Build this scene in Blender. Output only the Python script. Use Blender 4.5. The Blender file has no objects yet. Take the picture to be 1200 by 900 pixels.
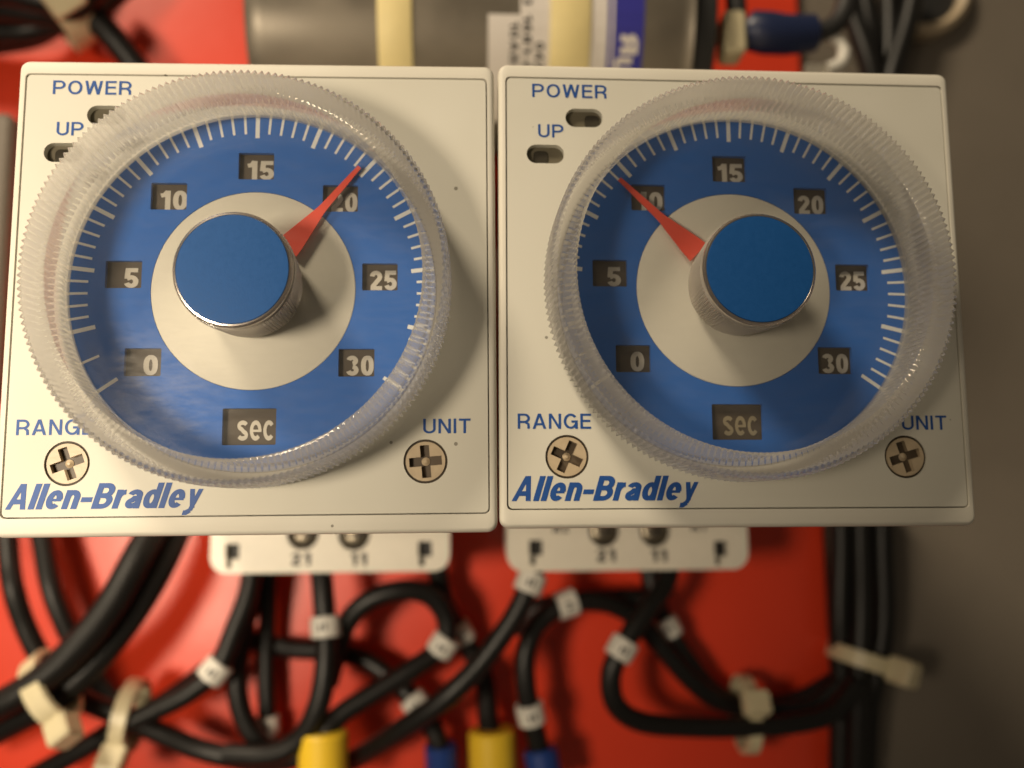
import bpy, bmesh, math, random
from mathutils import Vector, Matrix

random.seed(7)
S = 0.001                      # everything below is written in millimetres
scene = bpy.context.scene
COL = scene.collection

# ------------------------------------------------------------------ camera
cam_data = bpy.data.cameras.new("camera")
cam = bpy.data.objects.new("camera", cam_data)
COL.objects.link(cam)
right = Vector((0.99887, -0.04686, -0.00734))
down = Vector((-0.00142, 0.12515, -0.99214))
fwd = Vector((0.04741, 0.99103, 0.12494))
cm = Matrix((right, -down, -fwd)).transposed().to_4x4()
cm.translation = Vector((-2.913, -90.380, -20.900)) * S
cam.matrix_world = cm
cam_data.sensor_width = 36.0
cam_data.lens = 32.153
cam_data.clip_start = 0.005
cam_data.clip_end = 20.0
cam_data.dof.use_dof = True
cam_data.dof.focus_distance = 87.5 * S
cam_data.dof.aperture_fstop = 16.0
scene.camera = cam

# ------------------------------------------------------------------ world, lamp, exposure
world = bpy.data.worlds.new("World")
scene.world = world
world.use_nodes = True
bg = world.node_tree.nodes["Background"]
bg.inputs[0].default_value = (1.0, 0.82, 0.60, 1)
bg.inputs[1].default_value = 0.09

def area_lamp(name, loc, target, size, power, color, spread):
    d = bpy.data.lights.new(name, "AREA")
    d.shape = "DISK"
    d.size = size * S
    d.energy = power
    d.color = color
    d.spread = math.radians(spread)
    o = bpy.data.objects.new(name, d)
    COL.objects.link(o)
    o.location = Vector(loc) * S
    o.rotation_euler = (Vector(target) - Vector(loc)).to_track_quat("-Z", "Y").to_euler()
    return o

area_lamp("work_lamp", (-130, -192, -38), (-64, 30, -18), 55, 0.070, (1.0, 0.83, 0.61), 55)
area_lamp("ceiling_lamp", (-330, -340, 500), (10, 20, 10), 170, 3.0, (1.0, 0.83, 0.60), 150)

scene.view_settings.view_transform = "Standard"
scene.view_settings.look = "None"
scene.view_settings.exposure = 0.0
scene.view_settings.gamma = 1.0
scene.view_settings.use_curve_mapping = False
scene.cycles.max_bounces = 16
scene.cycles.transparent_max_bounces = 24
scene.cycles.transmission_bounces = 12
scene.cycles.caustics_refractive = False
scene.cycles.caustics_reflective = False
scene.cycles.sample_clamp_indirect = 4.0
scene.cycles.use_denoising = True

# ------------------------------------------------------------------ materials
def principled(name, color, rough=0.5, metallic=0.0, spec=0.5, noise=0.0, noise_scale=600.0,
               bump=0.0, bump_scale=2500.0, rough_var=0.0, coat=0.0):
    m = bpy.data.materials.new(name)
    m.use_nodes = True
    nt = m.node_tree
    b = nt.nodes["Principled BSDF"]
    b.inputs["Base Color"].default_value = (*color, 1)
    b.inputs["Roughness"].default_value = rough
    b.inputs["Metallic"].default_value = metallic
    b.inputs["Specular IOR Level"].default_value = spec
    b.inputs["Coat Weight"].default_value = coat
    tc = nt.nodes.new("ShaderNodeTexCoord")
    if noise > 0 or rough_var > 0:
        n = nt.nodes.new("ShaderNodeTexNoise")
        n.inputs["Scale"].default_value = noise_scale
        n.inputs["Detail"].default_value = 6
        nt.links.new(tc.outputs["Object"], n.inputs["Vector"])
        if noise > 0:
            mx = nt.nodes.new("ShaderNodeMix")
            mx.data_type = "RGBA"
            mx.inputs["A"].default_value = (*[c * (1 - noise) for c in color], 1)
            mx.inputs["B"].default_value = (*[min(1, c * (1 + noise)) for c in color], 1)
            nt.links.new(n.outputs["Fac"], mx.inputs["Factor"])
            nt.links.new(mx.outputs["Result"], b.inputs["Base Color"])
        if rough_var > 0:
            mr = nt.nodes.new("ShaderNodeMapRange")
            mr.inputs["From Min"].default_value = 0.3
            mr.inputs["From Max"].default_value = 0.7
            mr.inputs["To Min"].default_value = rough - rough_var
            mr.inputs["To Max"].default_value = rough + rough_var
            nt.links.new(n.outputs["Fac"], mr.inputs["Value"])
            nt.links.new(mr.outputs["Result"], b.inputs["Roughness"])
    if bump > 0:
        n2 = nt.nodes.new("ShaderNodeTexNoise")
        n2.inputs["Scale"].default_value = bump_scale
        n2.inputs["Detail"].default_value = 3
        nt.links.new(tc.outputs["Object"], n2.inputs["Vector"])
        bp = nt.nodes.new("ShaderNodeBump")
        bp.inputs["Strength"].default_value = bump
        bp.inputs["Distance"].default_value = 0.0001
        nt.links.new(n2.outputs["Fac"], bp.inputs["Height"])
        nt.links.new(bp.outputs["Normal"], b.inputs["Normal"])
    return m

def specked_plastic(name, color, rough):
    """off-white moulded plastic with a few dirt specks and faint grime"""
    m = principled(name, color, rough, spec=0.3, noise=0.0, bump=0.10, bump_scale=9000)
    nt = m.node_tree
    b = nt.nodes["Principled BSDF"]
    tc = nt.nodes.new("ShaderNodeTexCoord")
    vo = nt.nodes.new("ShaderNodeTexVoronoi")
    vo.inputs["Scale"].default_value = 165
    oi = nt.nodes.new("ShaderNodeObjectInfo")
    ad = nt.nodes.new("ShaderNodeVectorMath")
    ad.operation = "ADD"
    nt.links.new(tc.outputs["Object"], ad.inputs[0])
    nt.links.new(oi.outputs["Random"], ad.inputs[1])
    sx = nt.nodes.new("ShaderNodeSeparateXYZ")
    cx = nt.nodes.new("ShaderNodeCombineXYZ")
    nt.links.new(ad.outputs[0], sx.inputs[0])
    nt.links.new(sx.outputs["X"], cx.inputs["X"])
    nt.links.new(sx.outputs["Z"], cx.inputs["Y"])
    vo.voronoi_dimensions = "2D"
    nt.links.new(cx.outputs[0], vo.inputs["Vector"])
    n0 = nt.nodes.new("ShaderNodeTexNoise")
    n0.inputs["Scale"].default_value = 60
    nt.links.new(ad.outputs[0], n0.inputs["Vector"])
    # speck radius varies from cell to cell; most cells have none
    sep = nt.nodes.new("ShaderNodeSeparateColor")
    nt.links.new(vo.outputs["Color"], sep.inputs[0])
    rad = nt.nodes.new("ShaderNodeMapRange")
    rad.inputs["From Min"].default_value = 0.62
    rad.inputs["From Max"].default_value = 1.0
    rad.inputs["To Min"].default_value = 0.0
    rad.inputs["To Max"].default_value = 0.034
    nt.links.new(sep.outputs["Red"], rad.inputs["Value"])
    lt = nt.nodes.new("ShaderNodeMath")
    lt.operation = "LESS_THAN"
    nt.links.new(vo.outputs["Distance"], lt.inputs[0])
    nt.links.new(rad.outputs["Result"], lt.inputs[1])
    gr = nt.nodes.new("ShaderNodeMapRange")
    gr.inputs["From Min"].default_value = 0.45
    gr.inputs["From Max"].default_value = 0.8
    gr.inputs["To Max"].default_value = 0.38
    nt.links.new(n0.outputs["Fac"], gr.inputs["Value"])
    m1 = nt.nodes.new("ShaderNodeMix")
    m1.data_type = "RGBA"
    m1.inputs["A"].default_value = (*color, 1)
    m1.inputs["B"].default_value = (color[0] * .78, color[1] * .76, color[2] * .70, 1)
    nt.links.new(gr.outputs["Result"], m1.inputs["Factor"])
    m2 = nt.nodes.new("ShaderNodeMix")
    m2.data_type = "RGBA"
    m2.inputs["B"].default_value = (0.10, 0.085, 0.06, 1)
    nt.links.new(m1.outputs["Result"], m2.inputs["A"])
    sc = nt.nodes.new("ShaderNodeMath")
    sc.operation = "MULTIPLY"
    sc.inputs[1].default_value = 0.7
    nt.links.new(lt.outputs[0], sc.inputs[0])
    nt.links.new(sc.outputs[0], m2.inputs["Factor"])
    nt.links.new(m2.outputs["Result"], b.inputs["Base Color"])
    return m

def clear_sheet(name, haze, haze_scale, smudge=None):
    """thin clear acrylic: see-through with a polished reflection and a veil of dust and wipe marks"""
    m = bpy.data.materials.new(name)
    m.use_nodes = True
    nt = m.node_tree
    nt.nodes.clear()
    out = nt.nodes.new("ShaderNodeOutputMaterial")
    tr = nt.nodes.new("ShaderNodeBsdfTransparent")
    tr.inputs[0].default_value = (0.99, 0.99, 0.985, 1)
    gl = nt.nodes.new("ShaderNodeBsdfGlossy")
    gl.inputs["Roughness"].default_value = 0.10
    df = nt.nodes.new("ShaderNodeBsdfDiffuse")
    df.inputs[0].default_value = (0.8, 0.78, 0.74, 1)
    fr = nt.nodes.new("ShaderNodeFresnel")
    ge = nt.nodes.new("ShaderNodeNewGeometry")      # same weak reflection from either side of the thin sheet
    io = nt.nodes.new("ShaderNodeMapRange")
    io.inputs["To Min"].default_value = 1.49
    io.inputs["To Max"].default_value = 1 / 1.49
    nt.links.new(ge.outputs["Backfacing"], io.inputs["Value"])
    nt.links.new(io.outputs["Result"], fr.inputs[0])
    tc = nt.nodes.new("ShaderNodeTexCoord")
    mp = nt.nodes.new("ShaderNodeMapping")
    mp.inputs["Scale"].default_value = (1.0, 1.0, 3.5)
    mp.inputs["Rotation"].default_value = (0, 0.6, 0)
    n = nt.nodes.new("ShaderNodeTexNoise")
    n.inputs["Scale"].default_value = haze_scale
    n.inputs["Detail"].default_value = 8
    n.inputs["Roughness"].default_value = 0.65
    nt.links.new(tc.outputs["Object"], mp.inputs[0])
    nt.links.new(mp.outputs[0], n.inputs["Vector"])
    mr = nt.nodes.new("ShaderNodeMapRange")
    mr.inputs["From Min"].default_value = 0.42
    mr.inputs["From Max"].default_value = 0.75
    mr.inputs["To Min"].default_value = haze * 0.6
    mr.inputs["To Max"].default_value = haze * 1.5
    nt.links.new(n.outputs["Fac"], mr.inputs["Value"])
    a = nt.nodes.new("ShaderNodeMixShader")
    b = nt.nodes.new("ShaderNodeMixShader")
    fac = mr.outputs["Result"]
    if smudge:                                       # greasy wipe mark: centre, radius, strength
        (mx, mz), rad, amount = smudge
        ds = nt.nodes.new("ShaderNodeVectorMath")
        ds.operation = "DISTANCE"
        ds.inputs[1].default_value = (mx * S, -1.3 * S, mz * S)
        nt.links.new(tc.outputs["Object"], ds.inputs[0])
        m3 = nt.nodes.new("ShaderNodeMapRange")
        m3.interpolation_type = "SMOOTHSTEP"
        m3.inputs["From Min"].default_value = rad * S
        m3.inputs["From Max"].default_value = rad * 0.15 * S
        m3.inputs["To Max"].default_value = amount
        nt.links.new(ds.outputs["Value"], m3.inputs["Value"])
        m4 = nt.nodes.new("ShaderNodeMapRange")
        m4.inputs["From Min"].default_value = 0.3
        m4.inputs["From Max"].default_value = 0.7
        nt.links.new(n.outputs["Fac"], m4.inputs["Value"])
        mu = nt.nodes.new("ShaderNodeMath")
        mu.operation = "MULTIPLY"
        nt.links.new(m3.outputs["Result"], mu.inputs[0])
        nt.links.new(m4.outputs["Result"], mu.inputs[1])
        su = nt.nodes.new("ShaderNodeMath")
        su.operation = "ADD"
        nt.links.new(mu.outputs[0], su.inputs[0])
        nt.links.new(fac, su.inputs[1])
        fac = su.outputs[0]
    nt.links.new(fac, a.inputs[0])
    nt.links.new(tr.outputs[0], a.inputs[1])
    nt.links.new(df.outputs[0], a.inputs[2])
    nt.links.new(fr.outputs[0], b.inputs[0])
    nt.links.new(a.outputs[0], b.inputs[1])
    nt.links.new(gl.outputs[0], b.inputs[2])
    nt.links.new(b.outputs[0], out.inputs[0])
    return m

def clear_moulding(name, tint, w_clear, w_milky):
    """thick clear moulded plastic: refracts, a little cloudy inside"""
    m = bpy.data.materials.new(name)
    m.use_nodes = True
    nt = m.node_tree
    nt.nodes.clear()
    out = nt.nodes.new("ShaderNodeOutputMaterial")
    gl = nt.nodes.new("ShaderNodeBsdfGlass")
    gl.inputs["IOR"].default_value = 1.47
    gl.inputs["Roughness"].default_value = 0.025
    gl.inputs[0].default_value = (*tint, 1)
    tr = nt.nodes.new("ShaderNodeBsdfTransparent")
    tr.inputs[0].default_value = (*[min(1, c * 1.0) for c in tint], 1)
    df = nt.nodes.new("ShaderNodeBsdfTranslucent")
    df.inputs[0].default_value = (0.97, 0.93, 0.88, 1)
    d2 = nt.nodes.new("ShaderNodeBsdfDiffuse")
    d2.inputs[0].default_value = (0.97, 0.93, 0.88, 1)
    mk = nt.nodes.new("ShaderNodeMixShader")
    mk.inputs[0].default_value = 0.5
    nt.links.new(df.outputs[0], mk.inputs[1])
    nt.links.new(d2.outputs[0], mk.inputs[2])
    a = nt.nodes.new("ShaderNodeMixShader")
    a.inputs[0].default_value = w_clear
    nt.links.new(gl.outputs[0], a.inputs[1])
    nt.links.new(tr.outputs[0], a.inputs[2])
    b = nt.nodes.new("ShaderNodeMixShader")
    b.inputs[0].default_value = w_milky
    nt.links.new(a.outputs[0], b.inputs[1])
    nt.links.new(mk.outputs[0], b.inputs[2])
    nt.links.new(b.outputs[0], out.inputs[0])
    return m

M = {
    "bezel": specked_plastic("bezel_plastic", (0.69, 0.665, 0.585), 0.50),
    "face": specked_plastic("face_plastic", (0.65, 0.635, 0.56), 0.50),
    "ivory": specked_plastic("centre_plastic", (0.76, 0.73, 0.64), 0.5),
    "print": principled("blue_print", (0.014, 0.075, 0.30), 0.5, spec=0.35, noise=0.12, noise_scale=1500),
    "disc": principled("blue_scale_disc", (0.018, 0.135, 0.52), 0.6, spec=0.3, noise=0.04, noise_scale=300),
    "cap": principled("blue_knob_cap", (0.006, 0.072, 0.255), 0.5, spec=0.3, noise=0.10, noise_scale=2600, rough_var=0.05, bump=0.10, bump_scale=6000),
    "tick": principled("white_tick_print", (0.80, 0.82, 0.82), 0.55),
    "brown": principled("dark_number_disc", (0.06, 0.043, 0.026), 0.6, noise=0.15),
    "dim_digit": principled("tan_numeral_print", (0.26, 0.22, 0.14), 0.55),  # darker, low-contrast tan ink for one timer's sec marking
    "digit": principled("grey_numeral_print", (0.58, 0.54, 0.46), 0.55),
    "sheet": clear_sheet("clear_dial_floor", 0.018, 260),
    "sheet_smudged": clear_sheet("smudged_dial_floor", 0.022, 420, ((-9.5, -10.5), 10.0, 0.085)),
    "rim": clear_moulding("clear_knurled_rim", (0.998, 0.993, 0.985), 0.47, 0.20),
    "skirt": clear_moulding("clear_knob_skirt", (0.998, 0.975, 0.955), 0.46, 0.36),
    "red_pointer": principled("red_pointer", (0.85, 0.085, 0.045), 0.4),
    "chrome": principled("knob_edge_metal", (0.62, 0.56, 0.52), 0.22, metallic=1.0),
    "slot": principled("lamp_slot_grey", (0.13, 0.115, 0.08), 0.35),
    "lens": principled("unlit_lamp_lens", (0.045, 0.04, 0.03), 0.2, noise=0.2, noise_scale=900),
    "screw": principled("tan_selector", (0.50, 0.40, 0.27), 0.42, noise=0.2, noise_scale=900, bump=0.2),
    "screw_slot": principled("selector_slot", (0.085, 0.062, 0.04), 0.5),
    "screw_ring": principled("selector_gap", (0.05, 0.035, 0.02), 0.6),
    "socket": principled("socket_plastic", (0.74, 0.70, 0.60), 0.45, noise=0.06),
    "black": principled("black_hole", (0.012, 0.011, 0.010), 0.6),
    "terminal": principled("terminal_screw_metal", (0.24, 0.21, 0.16), 0.35, metallic=1.0, noise=0.3, noise_scale=900),
    "cable": principled("black_cable_jacket", (0.007, 0.0066, 0.006), 0.42, spec=0.35, noise=0.3, noise_scale=500, bump=0.15, bump_scale=1500),
    "sleeve": principled("white_marker_sleeve", (0.66, 0.64, 0.58), 0.5),
    "ink": principled("black_ink", (0.02, 0.02, 0.02), 0.6),
    "nylon": principled("natural_nylon", (0.62, 0.55, 0.36), 0.4, noise=0.08, bump=0.2),
    "yellow": principled("yellow_vinyl", (0.78, 0.52, 0.03), 0.42),
    "blue_vinyl": principled("blue_vinyl", (0.012, 0.045, 0.22), 0.4),
    "navy": principled("navy_heat_shrink", (0.010, 0.018, 0.06), 0.38),
    "can": principled("grey_metal_can", (0.19, 0.167, 0.132), 0.44, metallic=0.5, noise=0.3, noise_scale=120, rough_var=0.08),
    "band": principled("pale_yellow_band", (0.78, 0.66, 0.32), 0.5, noise=0.06),
    "label": principled("white_paper_label", (0.70, 0.66, 0.62), 0.6),
    "label_blue": principled("blue_label", (0.03, 0.03, 0.30), 0.5),
    "red": principled("red_enamel", (0.70, 0.050, 0.018), 0.30, spec=0.4, noise=0.12, noise_scale=45, bump=0.15, bump_scale=900, rough_var=0.06),
    "grey": principled("grey_enamel", (0.17, 0.145, 0.115), 0.5, noise=0.10, noise_scale=90, bump=0.5, bump_scale=900),
    "rubber": principled("black_rubber", (0.02, 0.02, 0.02), 0.55),
}

# ------------------------------------------------------------------ mesh helpers
class MB:
    """collects faces (in millimetres) for ONE mesh object"""
    def __init__(self):
        self.v, self.f = [], []

    def add(self, verts, faces):
        o = len(self.v)
        self.v += [tuple(p) for p in verts]
        self.f += [tuple(i + o for i in q) for q in faces]
        return self

    def loft(self, loops, cap0=True, cap1=True):
        n = len(loops[0])
        vs = [p for l in loops for p in l]
        fs = []
        for k in range(len(loops) - 1):
            for i in range(n):
                j = (i + 1) % n
                fs.append((k * n + i, k * n + j, (k + 1) * n + j, (k + 1) * n + i))
        if cap0:
            fs.append(tuple(reversed(range(n))))
        if cap1:
            fs.append(tuple((len(loops) - 1) * n + i for i in range(n)))
        return self.add(vs, fs)

    def ring_loft(self, loops):
        """closed in the loft direction too (a torus-like solid)"""
        n, m = len(loops[0]), len(loops)
        vs = [p for l in loops for p in l]
        fs = []
        for k in range(m):
            k2 = (k + 1) % m
            for i in range(n):
                j = (i + 1) % n
                fs.append((k * n + i, k * n + j, k2 * n + j, k2 * n + i))
        return self.add(vs, fs)

    def box(self, x0, x1, y0, y1, z0, z1, b=0.0):
        if b <= 0:
            vs = [(x, y, z) for x in (x0, x1) for y in (y0, y1) for z in (z0, z1)]
            return self.add(vs, [(0, 1, 3, 2), (4, 6, 7, 5), (0, 4, 5, 1), (2, 3, 7, 6), (0, 2, 6, 4), (1, 5, 7, 3)])
        cx, cz = (x0 + x1) / 2, (z0 + z1) / 2
        w, h = x1 - x0, z1 - z0
        L = [rrect(w - 2 * b, h - 2 * b, b, y0, cx, cz, 3), rrect(w, h, 2 * b, y0 + b, cx, cz, 3),
             rrect(w, h, 2 * b, y1 - b, cx, cz, 3), rrect(w - 2 * b, h - 2 * b, b, y1, cx, cz, 3)]
        return self.loft(L)

    def build(self, name, mat, parent=None, smooth=False):
        me = bpy.data.meshes.new(name)
        me.from_pydata([(x * S, y * S, z * S) for x, y, z in self.v], [], self.f)
        return finish(me, name, mat, parent, smooth)

def finish(me, name, mat, parent=None, smooth=False):
    bm = bmesh.new()
    bm.from_mesh(me)
    bmesh.ops.recalc_face_normals(bm, faces=bm.faces)
    bm.to_mesh(me)
    bm.free()
    me.materials.append(M[mat])
    if smooth:
        me.polygons.foreach_set("use_smooth", [True] * len(me.polygons))
        me.set_sharp_from_angle(angle=math.radians(38))
    o = bpy.data.objects.new(name, me)
    COL.objects.link(o)
    if parent:
        o.parent = parent
    return o

def flat(me_v, me_f, name, mat, parent):
    """printed mark: single-sided sheet facing -Y"""
    me = bpy.data.meshes.new(name)
    me.from_pydata([(x * S, y * S, z * S) for x, y, z in me_v], [], me_f)
    me.materials.append(M[mat])
    o = bpy.data.objects.new(name, me)
    COL.objects.link(o)
    o.parent = parent
    return o

def rrect(w, h, r, y, cx=0, cz=0, n=5):
    pts = []
    r = max(r, 1e-4)
    for k, (sx, sz) in enumerate(((1, 1), (-1, 1), (-1, -1), (1, -1))):
        for i in range(n + 1):
            a = math.pi / 2 * (k + i / n)
            pts.append((cx + sx * (w / 2 - r) + r * math.cos(a), y, cz + sz * (h / 2 - r) + r * math.sin(a)))
    return pts

def circle(r, y, cx=0, cz=0, n=64, a0=0.0):
    return [(cx + r * math.cos(a0 + 2 * math.pi * i / n), y, cz + r * math.sin(a0 + 2 * math.pi * i / n)) for i in range(n)]

def plate(name, mat, parent, outer, holes, y_front, y_back, bevel=0.0):
    """solid sheet in the XZ plane with real holes cut through; front faces -Y"""
    c = bpy.data.curves.new("outline", "CURVE")
    c.dimensions = "2D"
    c.fill_mode = "BOTH"
    c.extrude = (y_back - y_front) / 2 - bevel
    c.bevel_depth = bevel
    c.bevel_resolution = 1
    c.offset = -bevel
    for lp in [outer] + holes:
        s = c.splines.new("POLY")
        s.points.add(len(lp) - 1)
        for i, p in enumerate(lp):
            s.points[i].co = (p[0], p[2], 0, 1)
        s.use_cyclic_u = True
    o = bpy.data.objects.new("outline", c)
    COL.objects.link(o)
    dg = bpy.context.evaluated_depsgraph_get()
    me = bpy.data.meshes.new_from_object(o.evaluated_get(dg))
    bpy.data.objects.remove(o)
    bpy.data.curves.remove(c)
    me.materials.clear()
    ym = (y_front + y_back) / 2
    for v in me.vertices:
        x, z, d = v.co
        v.co = (x * S, (ym - d) * S, z * S)
    me.name = name
    return finish(me, name, mat, parent)

def lathe(profile, n=96, knurl=None):
    """profile: list of (r, y) -> closed loops about the Y axis. knurl: {index: (teeth, depth)}"""
    loops = []
    for k, (r, y) in enumerate(profile):
        if knurl and k in knurl:
            teeth, d = knurl[k]
            lp = []
            for i in range(n):
                ph = (i * teeth / n) % 1.0
                rr = r - d * abs(2 * ph - 1)
                a = 2 * math.pi * i / n
                lp.append((rr * math.cos(a), y, rr * math.sin(a)))
            loops.append(lp)
        else:
            loops.append(circle(r, y, n=n))
    return loops

def thing(name, label, cat, loc=(0, 0, 0), group=None):
    o = bpy.data.objects.new(name, None)
    o.empty_display_size = 0.005
    COL.objects.link(o)
    o.location = Vector(loc) * S
    tag(o, label, cat, group)
    return o

def tag(o, label, cat, group=None):
    o["label"] = label
    o["category"] = cat
    if group:
        o["group"] = group
    return o

def structure(o):
    o["kind"] = "structure"
    return o

# ------------------------------------------------------------------ lettering (own stroke alphabet)
def arc(cx, cy, rx, ry, a0, a1, n=14):
    return [(cx + rx * math.cos(math.radians(a0 + (a1 - a0) * i / n)), cy + ry * math.sin(math.radians(a0 + (a1 - a0) * i / n))) for i in range(n + 1)]

def oval(x0, y0, x1, y1, e=2.4, n=36):
    cx, cy, rx, ry = (x0 + x1) / 2, (y0 + y1) / 2, (x1 - x0) / 2, (y1 - y0) / 2
    pts = []
    for i in range(n):
        a = 2 * math.pi * i / n
        c, s = math.cos(a), math.sin(a)
        pts.append((cx + rx * math.copysign(abs(c) ** (2 / e), c), cy + ry * math.copysign(abs(s) ** (2 / e), s)))
    return pts

def glyph(ch, t):
    """-> (advance width, [(points, closed)]) ; cap height 1, stroke weight t"""
    h = t / 2
    x = 0.74                                   # x-height
    G = []
    P = lambda pts, c=False: G.append((pts, c))
    def bowl(w, y0, y1, x0=h):
        r = (y1 - y0) / 2
        return [(x0, y1)] + arc(w - h - r, (y0 + y1) / 2, r, r, 90, -90) + [(x0, y0)]
    if ch in "PRB":
        w = 0.70
        P([(h, 0), (h, 1)])
        if ch == "B":
            P([(t, 1 - h)] + arc(w - 0.03 - h - 0.22, 0.755 - h / 2, 0.22, 0.245 - h / 2, 90, -90) + [(t, 0.51)])
            P([(t, 0.51)] + arc(w - h - 0.24, 0.255 + h / 2, 0.24, 0.255 - h / 2, 90, -90) + [(t, h)])
        else:
            m = 0.45
            P([(t, 1 - h)] + arc(w - h - 0.25, (1 - h + m) / 2, 0.25, (1 - h - m) / 2, 90, -90) + [(t, m)])
            if ch == "R":
                P([(w * 0.62, m), (w - h * 1.3, 0.30), (w - h, 0.0)])
        return w, G
    if ch in "OG":
        w = 0.80
        if ch == "O":
            P(oval(h, h, w - h, 1 - h, 2.1), True)
        else:
            P(arc(w / 2, 0.5, w / 2 - h, 0.5 - h, 38, 342, 34) + [(w - h, 0.48), (w * 0.55, 0.48)])
            P([(w - h, 0.48), (w - h, 0.0)])
        return w, G
    if ch == "W":
        w = 1.0
        q = t * 1.06
        for a, b in ((0, w * .25 - q / 2), (w / 2 - q / 2, w * .25 - q / 2), (w / 2 - q / 2, w * .75 - q / 2), (w - q, w * .75 - q / 2)):
            P([(b, 0), (b + q, 0), (a + q, 1), (a, 1)], "poly")
        return w, G
    if ch == "E":
        w = 0.62
        P([(h, 0), (h, 1)])
        for y, k in ((1 - h, 1), (0.52, .94), (h, 1)):
            P([(t, y), (w * k, y)])
        return w, G
    if ch == "U":
        w = 0.70
        P([(h, 1), (h, 0.32)] + arc(w / 2, 0.32, w / 2 - h, 0.32 - h, 180, 360) + [(w - h, 1)])
        return w, G
    if ch == "A":
        w = 0.74 + t * 0.25
        q = t * 1.08
        P([(0, 0), (q, 0), (w / 2 + q * .42, 1), (w / 2 - q * .55, 1)], "poly")
        P([(w - q, 0), (w, 0), (w / 2 + q * .55, 1), (w / 2 - q * .42, 1)], "poly")
        P([(w * .24, 0.30), (w * .76, 0.30)])
        return w, G
    if ch == "N":
        w = 0.70
        P([(h, 0), (h, 1)]); P([(w - h, 0), (w - h, 1)]); P([(w - t * 1.1, 0), (w - t * .02, 0), (t * 1.1, 1), (t * .02, 1)], "poly")
        return w, G
    if ch == "D":
        w = 0.70
        P([(h, 0), (h, 1)])
        P([(t, 1 - h)] + arc(w - h - 0.32, 0.5, 0.32, 0.5 - h, 90, -90) + [(t, h)])
        return w, G
    if ch == "I":
        P([(h, 0), (h, 1)]); return t, G
    if ch == "T":
        w = 0.66
        P([(0, 1 - h), (w, 1 - h)]); P([(w / 2, 0), (w / 2, 1 - t)]); return w, G
    if ch == "-":
        w = 0.34
        P([(0, 0.36), (w, 0.36)]); return w, G
    # lower case
    if ch == "l":
        P([(h, 0), (h, 1)]); return t, G
    if ch == "e":
        w = 0.58
        P(arc(w / 2, x / 2, w / 2 - h, x / 2 - h, 0, 316, 30)); P([(t * .8, x * .5 - t * .36), (w, x * .5 - t * .36), (w, x * .5 + t * .20), (t * .8, x * .5 + t * .20)], "poly"); return w, G
    if ch == "c":
        w = 0.56
        P(arc(w / 2, x / 2, w / 2 - h, x / 2 - h, 40, 320, 30)); return w, G
    if ch == "s":
        w = 0.54
        P(arc(w / 2, x * .73, w / 2 - h, x * .27 - h, 20, 250, 18) + arc(w / 2, x * .27, w / 2 - h, x * .27 - h + .0, 70, -160, 18)); return w, G
    if ch == "n":
        w = 0.57
        P([(h, 0), (h, x)]); P([(h, x * .52)] + arc(w / 2, x * .60, w / 2 - h, x * .40 - h, 165, 0, 12) + [(w - h, 0)]); return w, G
    if ch == "r":
        w = 0.38
        P([(h, 0), (h, x)]); P([(h, x * .50)] + arc(w + .02, x * .50, w + .02 - h, x * .5 - h, 170, 92, 8)); return w, G
    if ch == "a":
        w = 0.57
        P(arc(w / 2 - .01, x * .68, w / 2 - h, x * .32 - h, 165, 0, 12) + [(w - h, 0)])
        P([(w - h, x * .56), (w * .5, x * .54)] + arc(w * .40, x * .28, w * .40 - h, x * .28 - h, 100, 290, 14) + [(w - h, x * .26)]); return w, G
    if ch == "d":
        w = 0.59
        P([(w - h, 0), (w - h, 1)]); P(oval(h, h, w - h, x - h, 2.1), True); return w, G
    if ch == "y":
        w = 0.56
        P([(w * .42, 0), (w * .42 + t, 0), (t * 1.05, x), (0, x)], "poly")
        P([(w * .30, -0.12), (w * .30 + t, -0.12), (w, x), (w - t * 1.05, x)], "poly")
        P([(0.0, -0.19), (w * .22, -0.19), (w * .30 + h, -0.10)]); return w, G
    # figures
    w = 0.56
    if ch == "0":
        P(oval(h, h, w - h, 1 - h, 2.4), True)
    elif ch == "1":
        w = 0.40
        P([(w - h, 0), (w - h, 1)]); P([(0.02, 0.74), (w * .45, 0.78), (w - h, 0.97)])
    elif ch == "2":
        P(arc(w / 2, 0.69, w / 2 - h, 0.31 - h, 175, -35, 16) + [(h * 1.2, h * 1.6)]); P([(h * .4, h), (w, h)])
    elif ch == "3":
        P(arc(w / 2 - .01, 0.745, w / 2 - h - .02, 0.255 - h, 165, -80, 16)); P(arc(w / 2, 0.275, w / 2 - h, 0.275 - h, 85, -165, 16))
    elif ch == "4":
        P([(w * .72, 0), (w * .72, 1)]); P([(w * .7, 0.97), (h, 0.28), (w, 0.28)])
    elif ch == "5":
        P([(w - .03, 1 - h), (h * 1.3, 1 - h), (h, 0.46)]); P([(h, 0.47)] + arc(w / 2 - .01, 0.32, w / 2 - h + .01, 0.32 - h, 130, -160, 20))
    elif ch == "6":
        P(oval(h, h, w - h, 0.62, 2.1), True); P([(h, 0.36)] + arc(w / 2 + .05, 0.5, w / 2 - h + .05, 0.5 - h, 180, 60, 12))
    elif ch == "8":
        P(oval(h, h, w - h, 0.54, 2.1), True); P(oval(h + .03, 0.54, w - h - .03, 1 - h, 2.1), True)
    elif ch == "9":
        P(oval(h, 0.38, w - h, 1 - h, 2.1), True); P([(w - h, 0.64)] + arc(w / 2 - .05, 0.5, w / 2 - h + .05, 0.5 - h, 0, -120, 12))
    elif ch == "/":
        P([(0.05, 0), (w - .05, 1)])
    elif ch == " ":
        w = 0.3
    return w, G

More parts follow.
